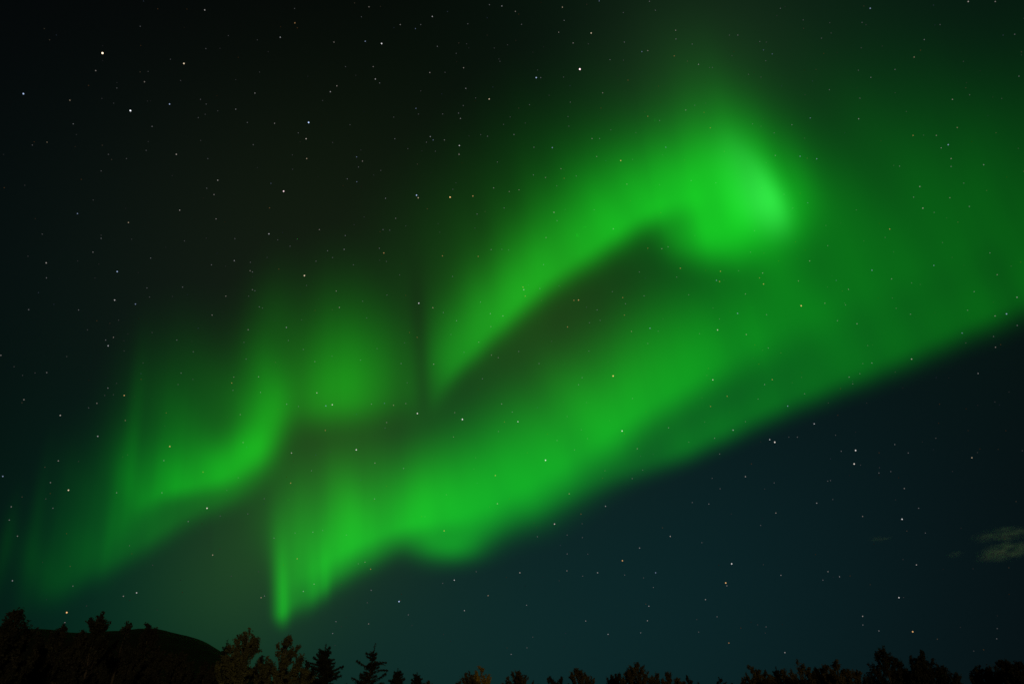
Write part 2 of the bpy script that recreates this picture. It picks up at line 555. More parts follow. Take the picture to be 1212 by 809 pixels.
def leafy_tree(x, y, w, depth, label, leaf='olive', lean=0.0, seed=1, shoots=15, gap=1.0, leafsize=.115, low=.08):
    """upright tree of many rising limbs; its highest shoot reaches the sighted point"""
    rng = np.random.default_rng(seed * 7 + 3)
    top, px = plant(x, y, depth, lean)
    hgt = top[2]
    half = w * px * .5
    lean_m = lean * px
    base = np.array([top[0] - lean_m, depth, 0.0])
    tb = Tubes()
    stem_n = 9
    st = np.array([[lean_m * (k / stem_n) ** 1.4 + rng.normal(0, .03) * hgt * .12 * (0 < k < stem_n), rng.normal(0, .02) * hgt * .2 * (k > 0), hgt * .94 * k / stem_n] for k in range(stem_n + 1)])
    tb.tube(st, .022 * hgt, .006, 7)
    pts = [st[5:] + 0]
    leafq = []

    def stem(t):
        q = t * stem_n
        i = min(int(q), stem_n - 1)
        return st[i] + (st[i + 1] - st[i]) * (q - i)

    def dress(c, dens, sp):
        n = max(4, int(dens * np.linalg.norm(np.diff(c, axis=0), axis=1).sum()))
        q = rng.uniform(.12, 1.0, n) * (len(c) - 1)
        i = np.minimum(q.astype(int), len(c) - 2)
        P = c[i] + (c[i + 1] - c[i]) * (q - i)[:, None]
        leafq.append(leaves_at(P, rng, leafsize, sp))

    tops = curve(stem(.90), (rng.normal(0, .1), 0, 1), hgt * .10, .2, 4, rng, .05)
    tb.tube(tops, .010, .004, 4); dress(tops, 110, .05)
    def roof(d):
        return hgt * (1 - .34 * min(d / (half + 1e-6), 1.6) ** 1.15)

    for k in range(int(shoots * 1.5)):
        a = rng.uniform(0, 2 * math.pi)
        d = half * rng.uniform(.12, 1.05)
        zt = roof(d) * (1 - abs(rng.normal(0, .055)) - (.55 * rng.random() if k % 3 == 0 else 0))
        z0 = max(zt - d * rng.uniform(.9, 2.0) - .25, hgt * low)
        if zt - z0 < .15:
            continue
        p0 = stem(min(z0 / (hgt * .94), .97))
        tip = np.array([p0[0] * .6 + lean_m * .4 + math.cos(a) * d, math.sin(a) * d, zt])
        mid = p0 * .45 + tip * .55 + np.array([math.cos(a), math.sin(a), -.6]) * d * .22 + rng.normal(0, .05, 3)
        q = np.linspace(0, 1, 8)[:, None]
        c = p0 * (1 - q) ** 2 + 2 * mid * q * (1 - q) + tip * q * q
        c[1:-1] += rng.normal(0, .025, (6, 3))
        L = np.linalg.norm(np.diff(c, axis=0), axis=1).sum()
        tb.tube(c, .008 + .010 * L, .004, 5)
        dress(c[3:], 60 / gap, .06)
        for j in range(int(3 + 4.0 * L)):
            i = rng.integers(2, len(c) - 1)
            dd = (c[i + 1] - c[i]); dd = dd / np.linalg.norm(dd) + rng.normal(0, .5, 3); dd[2] += .35
            dd /= np.linalg.norm(dd)
            l2 = rng.uniform(.15, .38) * L * (1.1 - .6 * i / 7) + .12
            s2 = curve(c[i], dd, l2, .45, 4, rng, .14)
            over = s2[:, 2].max() - hgt
            if over > 0:
                s2[:, 2] -= over * 1.2
            tb.tube(s2, .008, .003, 4)
            dress(s2, 110 / gap, .045)
    dress(st[3:], 40, .10)
    return finish('leafy_tree', base, tb, leafq, LEAF[leaf], M_palebark if leaf in ('olive', 'yellow') else M_bark, label, 'tree', 'leafy trees along the treeline')


def spruce(x, y, w, depth, label, leaf='spruce', lean=0.0, seed=1, gap=1.0, whorls=26, leader=.08, rough=.25):
    """conifer: a straight stem with whorls of drooping needle branches"""
    rng = np.random.default_rng(seed * 11 + 5)
    top, px = plant(x, y, depth, lean)
    hgt = top[2]
    half = w * px * .5
    lean_m = lean * px
    base = np.array([top[0] - lean_m, depth, 0.0])
    tb = Tubes()
    n = 10
    st = np.array([[lean_m * (k / n) ** 1.6 + rng.normal(0, .012) * hgt * .3 * (0 < k < n), rng.normal(0, .01) * hgt * .2 * (0 < k < n), hgt * k / n] for k in range(n + 1)])
    tb.tube(st, .017 * hgt, .006, 7)
    leafq = []

    def stem(t):
        q = min(t, .9999) * n
        i = int(q)
        return st[i] + (st[i + 1] - st[i]) * (q - i)

    for k in range(whorls):
        t = .06 + (.94 - leader) * (k + rng.uniform(-.3, .3)) / whorls
        full = half * (1 - t) ** .70 * 1.05 + .06
        nb = int(rng.integers(4, 7))
        a0 = rng.uniform(0, 6.28)
        for j in range(nb):
            if rng.random() < .12 * gap:
                continue
            a = a0 + 6.283 * j / nb + rng.normal(0, .25)
            L = full * rng.uniform(1 - rough * 1.6, 1 + rough * .7)
            if L < .06:
                continue
            d = np.array([math.cos(a), math.sin(a), .25 + .5 * t]); d /= np.linalg.norm(d)
            c = curve(stem(t), d, L, -.55 + .5 * t, 5, rng, .07)
            tb.tube(c, .006 + .008 * L, .003, 4)
            m = int(190 * L / gap + 12)
            q = rng.uniform(.08, 1.0, m) * 5
            i = np.minimum(q.astype(int), 4)
            P = c[i] + (c[i + 1] - c[i]) * (q - i)[:, None]
            side = rng.normal(0, 1, m) * (.04 + .10 * L * (1.05 - q / 5))
            P = P + np.stack([-math.sin(a) * side, math.cos(a) * side, -np.abs(rng.normal(0, .05, m))], 1)
            leafq.append(leaves_at(P, rng, .13, .03, .42))
    lead = np.linspace(1 - leader * 1.6, 1, 70)
    P = np.array([stem(t) for t in lead])
    leafq.append(leaves_at(P, rng, .11, .035, .4))
    return finish('spruce_tree', base, tb, leafq, LEAF[leaf], M_bark, label, 'tree', 'spruces along the treeline')


# left, in front of the hill
leafy_tree(27, 711, 60, 38, 'dark ragged tree at the far left with a tilted pointed tip', 'dim', seed=1, lean=10, shoots=22, gap=1.1)
leafy_tree(14, 726, 34, 40, 'dim shoulder tree just left under the tilted pointed tip', 'dim', seed=61, lean=6)
leafy_tree(50, 744, 30, 44, 'low dark tree right of the tilted pointed tip at far left', 'dim', seed=62)
leafy_tree(210, 768, 60, 60, 'dim low tree in front of the middle of the hill', 'dim', seed=63, shoots=22)
leafy_tree(244, 778, 50, 62, 'dim low tree in front of the right slope of the hill', 'dim', seed=64, shoots=22)
leafy_tree(150, 765, 60, 58, 'dim broad tree below the thin twiggy top on the hillside', 'dim', seed=65, shoots=24)
leafy_tree(80, 762, 60, 56, 'dim broad tree below the small treetop under the low orange star', 'dim', seed=66, shoots=24)
leafy_tree(-6, 727, 40, 41, 'dark leafy tree cut by the left edge beside the ragged spruce', 'dim', seed=2)
leafy_tree(73, 737, 54, 52, 'small dark treetop on the hillside just below the low orange star', 'dim', seed=3, lean=5, shoots=20)
leafy_tree(119, 720, 44, 42, 'dark round-crowned leafy tree, tallest on the left hillside', 'dim', seed=4, lean=4, shoots=26)
leafy_tree(98, 741, 20, 45, 'low dark leafy tree tucked against the left of the round crown', 'dim', seed=5, shoots=10)
leafy_tree(154, 728, 26, 46, 'thin dark leafy tree with tilted twiggy top, right of the round crown', 'dim', seed=6, lean=8, shoots=9, gap=1.5)
leafy_tree(179, 733, 48, 60, 'small dark treetop standing out against the top of the hill', 'dim', seed=7, lean=3, shoots=22)
# left of centre, under the lowest green ray
spruce(269, 757, 36, 62, 'narrow dark spruce at the foot of the hill, left of two olive trees', seed=8)
leafy_tree(297, 737, 48, 50, 'tall olive leafy tree left of the lowest green ray', 'olive', seed=9, lean=4, shoots=26)
leafy_tree(342, 745, 50, 51, 'ragged olive leafy tree directly under the lowest green ray', 'olive', seed=10, lean=5, shoots=20, gap=1.15)
leafy_tree(312, 772, 26, 60, 'low dark leafy tree between the two olive trees', 'dim', seed=11)
leafy_tree(364, 776, 24, 62, 'dim low leafy tree between ragged olive tree and full dark spruce', 'dim', seed=12)
spruce(386, 762, 62, 60, 'full dark spruce right of the ragged olive tree', seed=13, rough=.3)
spruce(444, 762, 54, 58, 'open ragged conifer with a long bent tip, right of the full spruce', 'dim', seed=14, lean=6, gap=1.3, whorls=19, leader=.10, rough=.5)
spruce(471, 790, 36, 80, 'first of two little spruces right of the open ragged conifer', seed=15)
spruce(494, 795, 34, 84, 'second of two little spruces right of the open ragged conifer', seed=16)
leafy_tree(508, 803, 23, 88, 'lowest brown tip beside the second little spruce', 'brown', seed=17, shoots=8)
# centre
leafy_tree(545, 800, 17, 84, 'thin brown tip left of the yellow tree pair', 'brown', seed=18, shoots=7)
leafy_tree(556, 790, 23, 76, 'narrow brown leafy tree touching the yellow one', 'brown', seed=19, shoots=12)
leafy_tree(570, 786, 25, 78, 'only yellow-leaved tree, narrow and upright', 'yellow', seed=20, shoots=16)
leafy_tree(613, 791, 41, 80, 'brown tree with a pointed pyramid crown, alone right of the yellow tree', 'brown', seed=21, shoots=24)
leafy_tree(652, 797, 20, 88, 'left one of two small dim tips right of the brown pyramid', 'dim', seed=22, shoots=10)
leafy_tree(664, 797, 19, 88, 'right one of two small dim tips right of the brown pyramid', 'dim', seed=23, shoots=10)
leafy_tree(684, 787, 29, 78, 'brown leafy tree with twin upright tips left of centre gap', 'brown', seed=24, shoots=18)
leafy_tree(699, 797, 26, 86, 'low brown shrubby tree at the right foot of the twin tips', 'brown', seed=25, shoots=12)
leafy_tree(731, 793, 35, 80, 'dim round leafy tree left of the conical brown one', 'dim', seed=26, shoots=20)
leafy_tree(752, 781, 38, 74, 'conical brown leafy tree, tallest at the middle of the treeline', 'brown', seed=27, shoots=26)
leafy_tree(776, 793, 32, 82, 'brown bush-topped tree right of the conical one', 'brown', seed=28, shoots=16)
leafy_tree(793, 792, 32, 83, 'brown tree with forked top, second right of the conical one', 'brown', seed=29, shoots=16)
leafy_tree(814, 798, 20, 88, 'slim dim tip right of the forked brown top', 'dim', seed=30, shoots=9)
leafy_tree(826, 804, 17, 94, 'lowest dim tip in the gap at right of centre', 'dim', seed=31, shoots=7)
leafy_tree(851, 798, 20, 88, 'single slim tip in the gap before the thick right-hand trees', 'dim', seed=32, shoots=10)
leafy_tree(866, 805, 20, 94, 'low tip just left of the first thick right-hand tree', 'dim', seed=33, shoots=8)
# right
leafy_tree(890, 785, 38, 72, 'twiggy-topped tree that begins the thick right-hand row', 'brown', seed=34, shoots=18)
leafy_tree(904, 792, 32, 76, 'brown rounded tree second in the thick right-hand row', 'brown', seed=35, shoots=20)
spruce(918, 788, 28, 78, 'only narrow spruce in the right-hand row', seed=36)
leafy_tree(928, 787, 23, 76, 'thin brown tree touching the narrow spruce on its right', 'brown', seed=37, shoots=12)
leafy_tree(942, 775, 29, 66, 'tall bare-shooted brown tree left of the middle of the right-hand row', 'brown', seed=38, lean=-4, shoots=8, gap=1.4)
leafy_tree(951, 783, 26, 70, 'brown tree leaning on the tall bare-shooted one', 'brown', seed=39, shoots=11)
leafy_tree(944, 799, 49, 74, 'broad low brown tree at the feet of the bare-shooted pair', 'brown', seed=40, shoots=22)
leafy_tree(963, 787, 26, 70, 'dark dense tree left of a taller dense twin', 'dim', seed=41, shoots=20)
leafy_tree(974, 783, 38, 70, 'taller dense brown tree at the middle of the right-hand row', 'brown', seed=42, shoots=24)
leafy_tree(988, 779, 23, 68, 'slender brown tree with a tip tilted left, right of the dense twins', 'brown', seed=43, lean=-4, shoots=10)
leafy_tree(999, 787, 29, 70, 'brown leafy tree in the right-hand row under the slender tilted tip', 'brown', seed=44, shoots=18)
leafy_tree(1012, 791, 38, 72, 'low wide brown tree left of the tallest right-hand tree', 'brown', seed=45, shoots=20)
leafy_tree(1030, 799, 29, 74, 'dim low tree at the left foot of the tallest right-hand tree', 'dim', seed=46, shoots=14)
leafy_tree(1042, 764, 52, 56, 'tallest right-hand tree, leaning left with open branches', 'dim', seed=47, lean=-8, shoots=20, gap=1.3)
leafy_tree(1060, 777, 29, 58, 'dim tree right behind the tallest leaning one', 'dim', seed=48, shoots=14)
leafy_tree(1090, 768, 61, 56, 'dense rounded dark tree right of the tallest leaning one', 'dim', seed=49, shoots=30)
leafy_tree(1074, 788, 32, 62, 'low dim tree between leaning tree and dense rounded one', 'dim', seed=50, shoots=14)
leafy_tree(1112, 788, 35, 62, 'dim sloping tree at the right flank of the dense rounded one', 'dim', seed=51, shoots=16)
leafy_tree(1132, 799, 32, 66, 'lowest dark tree in the dip near the right edge', 'dim', seed=52, shoots=14)
leafy_tree(1154, 784, 35, 60, 'dark tree with a spiky top, first after the dip near the right edge', 'dim', seed=53, lean=-3, shoots=16)
leafy_tree(1168, 785, 35, 60, 'dark tree squeezed between spiky top and broad crown near the right edge', 'dim', seed=54, shoots=16)
leafy_tree(1185, 778, 44, 58, 'broad dark crown near the right edge below the clouds', 'dim', seed=55, shoots=24)
leafy_tree(1200, 777, 35, 57, 'last dark tree wholly in view at the right edge', 'dim', seed=56, shoots=18)
leafy_tree(1216, 776, 38, 57, 'dark tree cut by the right edge', 'dim', seed=57, shoots=18)


# ------------------------------------------------------------------ stars, far behind the northern lights
STARS = [
    (121.3, 63, 3, 'w'), (686.3, 82, 3, 'p'), (154.3, 131, 2.4, 'n'), (365.3, 145, 2.4, 'b'), (335.7, 226.3, 2.3, 'p'), (532.7, 233.3, 2.3, 'o'),
    (725.7, 444.7, 2.2, 'o'), (547.3, 496, 2.2, 'n'), (79, 724.3, 2.2, 'o'), (917, 523, 2.1, 'n'), (27.7, 111, 2, 'b'), (217.7, 75.3, 2, 'w'),
    (451.7, 51.7, 2, 'n'), (493, 231, 2, 'b'), (360.3, 326, 2, 'w'), (494, 489, 2, 'n'), (421.7, 532, 2, 'n'), (948.3, 361.7, 2, 'o'),
    (1012.7, 532.7, 2, 'n'), (245, 601, 2, 'n'), (645.7, 544.3, 2, 'n'), (472.3, 711.3, 2, 'b'), (1011, 548.7, 2, 'n'), (859, 689.3, 2, 'o'),
    (634.7, 92, 1.9, 'b'), (736.3, 509.7, 1.9, 'n'), (81, 579.7, 1.9, 'w'), (866, 666.7, 1.9, 'n'), (1080.3, 747, 1.9, 'o'), (495.7, 358.7, 1.8, 'n'),
    (736.7, 663, 1.8, 'o'), (1067.7, 614, 1.8, 'n'), (579, 117.3, 1.7, 'w'), (699.7, 39.3, 1.7, 'w'), (138.7, 321.3, 1.7, 'b'), (201, 528, 1.7, 'o'),
    (393.3, 478.7, 1.7, 'n'), (656.3, 619.7, 1.7, 'p'), (200.7, 123.3, 1.6, 'b'), (543.7, 172.3, 1.6, 'n'), (734.7, 190, 1.6, 'o'), (147, 467.7, 1.6, 'o'),
    (684.7, 355, 1.6, 'o'), (613, 498.7, 1.6, 'n'), (849.3, 390.3, 1.6, 'n'), (843.7, 449.3, 1.6, 'n'), (1064, 706.7, 1.6, 'n'), (362.3, 164.3, 1.5, 'n'),
    (495, 234, 1.5, 'w'), (559.7, 232, 1.5, 'o'), (135.7, 355, 1.5, 'n'), (1191.3, 371.3, 1.5, 'b'), (911, 520, 1.5, 'n'), (161.7, 701, 1.5, 'n'),
    (537.7, 686, 1.5, 'n'), (1030, 10, 1.4, 'b'), (1122.3, 171.3, 1.4, 'b'), (128, 409, 1.4, 'n'), (71.3, 491.3, 1.4, 'n'), (318.3, 276.7, 1.4, 'n'),
    (375, 464.7, 1.4, 'n'), (345, 535.7, 1.4, 'n'), (454.3, 299.3, 1.4, 'o'), (903.7, 336, 1.4, 'o'), (1079, 424.7, 1.4, 'n'), (963.7, 501.3, 1.4, 'n'),
    (3.3, 563.3, 1.4, 'b'), (525.7, 627.7, 1.4, 'o'), (242.3, 12, 1.3, 'n'), (208.7, 182.7, 1.3, 'n'), (511.7, 19.7, 1.3, 'n'), (432.3, 49, 1.3, 'b'),
    (444.3, 93.7, 1.3, 'n'), (653.7, 174.7, 1.3, 'b'), (1146, 2, 1.3, 'n'), (54.7, 311, 1.3, 'n'), (160.3, 359.7, 1.3, 'b'), (115.7, 516, 1.3, 'n'),
    (385.7, 480, 1.3, 'b'), (620, 342.7, 1.3, 'n'), (769.3, 388.3, 1.3, 'b'), (873, 370.7, 1.3, 'b'), (932.3, 480.3, 1.3, 'b'), (867.7, 508.7, 1.3, 'n'),
    (251.7, 656.3, 1.3, 'w'), (344, 571.3, 1.3, 'o'), (586.3, 562.3, 1.3, 'o'), (776, 677.3, 1.3, 'b'), (793.3, 634.3, 1.3, 'n'), (615.3, 677.3, 1.3, 'n'),
    (1150.3, 541.3, 1.3, 'w'), (363, 187.7, 1.2, 'w'), (349, 27.3, 1.2, 'o'), (331.7, 44.3, 1.2, 'n'), (257.7, 213.3, 1.2, 'n'), (212.7, 248.7, 1.2, 'n'),
    (91.7, 252.7, 1.2, 'b'), (152, 263.3, 1.2, 'w'), (391, 108.7, 1.2, 'n'), (665.7, 8.7, 1.2, 'w'), (543.3, 182.7, 1.2, 'n'), (655.7, 251.3, 1.2, 'n'),
    (1092.3, 246.3, 1.2, 'n'), (274.3, 453, 1.2, 'o'), (512.3, 364, 1.2, 'w'), (523.7, 302.7, 1.2, 'o'), (619, 339.7, 1.2, 'o'), (679.3, 355.3, 1.2, 'o'),
    (671.7, 386.7, 1.2, 'o'), (805.3, 317.3, 1.2, 'o'), (852.7, 321, 1.2, 'o'), (848, 331.7, 1.2, 'b'), (851.7, 333, 1.2, 'o'), (1032, 319.7, 1.2, 'b'),
    (1053, 271, 1.2, 'o'), (914, 449, 1.2, 'o'), (351.7, 660.7, 1.2, 'o'), (309, 706.7, 1.2, 'w'), (588.7, 595.7, 1.2, 'n'), (707.3, 677.3, 1.2, 'n'),
    (716.7, 598.7, 1.2, 'n'), (549.7, 722, 1.2, 'n'), (438.7, 673, 1.2, 'o'), (882.3, 563.7, 1.2, 'n'), (1084.7, 668, 1.2, 'n'), (862.7, 760.3, 1.2, 'o'),
    (929, 771.7, 1.2, 'n'), (1021, 728.7, 1.2, 'n'), (398.7, 101.7, 1.1, 'n'), (508.7, 86, 1.1, 'n'), (548.7, 80.3, 1.1, 'n'), (594, 7.3, 1.1, 'n'),
    (759.7, 61.3, 1.1, 'b'), (509.3, 161.7, 1.1, 'n'), (1080.7, 160.3, 1.1, 'o'), (947, 185, 1.1, 'b'), (966.7, 188, 1.1, 'b'), (1088.7, 220.7, 1.1, 'n'),
    (28.3, 472.7, 1.1, 'n'), (277.3, 308.3, 1.1, 'n'), (339, 387.3, 1.1, 'n'), (385, 509, 1.1, 'o'), (401.7, 363.7, 1.1, 'n'), (566, 303.3, 1.1, 'o'),
    (621.7, 350.3, 1.1, 'o'), (513.3, 430.7, 1.1, 'n'), (737, 352, 1.1, 'o'), (465.7, 479.3, 1.1, 'w'), (883.3, 395.7, 1.1, 'n'), (1105.3, 314, 1.1, 'b'),
    (1203.7, 351.7, 1.1, 'n'), (1138.7, 394, 1.1, 'b'), (860.7, 468.7, 1.1, 'o'), (841, 480.7, 1.1, 'o'), (69, 545, 1.1, 'n'), (14.7, 686.7, 1.1, 'n'),
    (146, 705, 1.1, 'n'), (359, 699.3, 1.1, 'n'), (443.7, 547.7, 1.1, 'n'), (673.7, 584, 1.1, 'w'), (757, 648, 1.1, 'n'), (768, 716.7, 1.1, 'n'),
    (766.3, 734, 1.1, 'n'), (719.7, 750, 1.1, 'n'), (577.7, 704.3, 1.1, 'w'), (966.7, 595, 1.1, 'n'), (918.3, 606.7, 1.1, 'n'), (835, 709, 1.1, 'n'),
    (113.3, 83.7, 1, 'n'), (82.7, 118.7, 1, 'w'), (171, 97, 1, 'n'), (253.3, 230.3, 1, 'n'), (255.7, 259, 1, 'n'), (301.7, 110.3, 1, 'n'),
    (325, 146, 1, 'n'), (395.3, 50, 1, 'n'), (436.7, 8.3, 1, 'n'), (473.7, 29.3, 1, 'n'), (441.7, 79, 1, 'n'), (551.3, 104.7, 1, 'n'),
    (610, 13.7, 1, 'n'), (661.3, 38.3, 1, 'n'), (678.3, 51, 1, 'n'), (709.3, 1.3, 1, 'b'), (766.7, 60, 1, 'n'), (799.7, 36, 1, 'n'),
    (798, 66.3, 1, 'o'), (713.3, 110, 1, 'n'), (766.7, 137.7, 1, 'o'), (700.7, 164, 1, 'n'), (545, 140.3, 1, 'n'), (492.3, 128.3, 1, 'b'),
    (512.7, 165.7, 1, 'b'), (422, 185.7, 1, 'b'), (429, 190.7, 1, 'n'), (422.3, 215, 1, 'b'), (584.3, 222.3, 1, 'n'), (788, 174.3, 1, 'b'),
    (1178, 2, 1, 'n'), (826.7, 76.3, 1, 'n'), (1082, 67.7, 1, 'w'), (1127.3, 117.7, 1, 'n'), (1016.3, 140.7, 1, 'n'), (959, 139.7, 1, 'b'),
    (1125.7, 187.7, 1, 'n'), (840.7, 151.3, 1, 'o'), (134.3, 399, 1, 'n'), (114.7, 477, 1, 'n'), (1, 420.3, 1, 'n'), (267.3, 350.3, 1, 'n'),
    (296, 320.3, 1, 'n'), (378, 271.7, 1, 'n'), (251, 372.7, 1, 'n'), (293.7, 390, 1, 'n'), (306, 445.7, 1, 'n'), (398, 344.3, 1, 'n'),
    (407.3, 295, 1, 'n'), (580.3, 371, 1, 'n'), (595.3, 373.7, 1, 'n'), (739, 372.7, 1, 'o'), (747.3, 392, 1, 'w'), (593.7, 477.7, 1, 'n'),
    (457.7, 499.7, 1, 'n'), (726, 270.7, 1, 'n'), (783.3, 294.3, 1, 'n'), (754.3, 530.7, 1, 'n'), (902.7, 323, 1, 'n'), (958.3, 308.7, 1, 'n'),
    (1014.3, 383, 1, 'n'), (1177.7, 373.7, 1, 'n'), (1178.3, 410.7, 1, 'n'), (1157.7, 441.7, 1, 'n'), (59.7, 570.7, 1, 'n'), (13.3, 599.3, 1, 'n'),
    (20.7, 634, 1, 'n'), (76.7, 736.3, 1, 'n'), (240.3, 558.3, 1, 'o'), (371.7, 690.7, 1, 'n'), (671, 675, 1, 'n'), (693.3, 734.3, 1, 'n'),
    (436.3, 737.7, 1, 'n'), (432, 664.7, 1, 'n'), (1070.3, 577.7, 1, 'n'), (1021, 610.7, 1, 'n'), (860.3, 692.7, 1, 'n'), (924.3, 680.3, 1, 'n'),
    (980, 676, 1, 'n'), (993.7, 682, 1, 'n'), (279, 129.3, 0.9, 'n'), (491.7, 34, 0.9, 'b'), (706.3, 185.3, 0.9, 'n'), (608.3, 159.3, 0.9, 'n'),
    (526, 165.7, 0.9, 'n'), (602.7, 226.7, 0.9, 'n'), (614.3, 224.7, 0.9, 'n'), (645.7, 210, 0.9, 'n'), (664, 199.7, 0.9, 'n'), (742, 218, 0.9, 'n'),
    (468.3, 258.3, 0.9, 'n'), (456.3, 234.7, 0.9, 'n'), (914, 64, 0.9, 'b'), (1108.3, 160.3, 0.9, 'n'), (1114, 175, 0.9, 'n'), (1133, 151, 0.9, 'w'),
    (1164.3, 195, 0.9, 'n'), (1124.3, 234, 0.9, 'n'), (811.7, 130.3, 0.9, 'n'), (110, 298.3, 0.9, 'n'), (55.3, 440.7, 0.9, 'n'), (127.7, 459, 0.9, 'n'),
    (148.3, 497.3, 0.9, 'w'), (298.7, 342.7, 0.9, 'n'), (276.7, 446, 0.9, 'n'), (308.3, 464, 0.9, 'n'), (284.3, 490.3, 0.9, 'n'), (287.7, 523.3, 0.9, 'n'),
    (372.7, 427.7, 0.9, 'n'), (339.3, 478, 0.9, 'n'), (493.7, 399, 0.9, 'o'), (581.3, 295.3, 0.9, 'n'), (646.3, 281, 0.9, 'n'), (581, 386.3, 0.9, 'n'),
    (540.3, 379.3, 0.9, 'n'), (566.7, 404.7, 0.9, 'n'), (581.7, 420, 0.9, 'n'), (589.7, 423, 0.9, 'n'), (536.7, 516.7, 0.9, 'n'), (538.3, 488, 0.9, 'n'),
    (480.3, 477.3, 0.9, 'n'), (455, 477, 0.9, 'b'), (439.7, 478, 0.9, 'n'), (766.7, 293.7, 0.9, 'o'), (791.3, 506, 0.9, 'n'), (899, 328.7, 0.9, 'o'),
    (882.3, 347.7, 0.9, 'n'), (945, 332.3, 0.9, 'n'), (1004.3, 342.3, 0.9, 'n'), (976.3, 358.7, 0.9, 'n'), (1055.3, 330, 0.9, 'n'), (1180.3, 325, 0.9, 'n'),
]                    # bearing x, y, size, tint
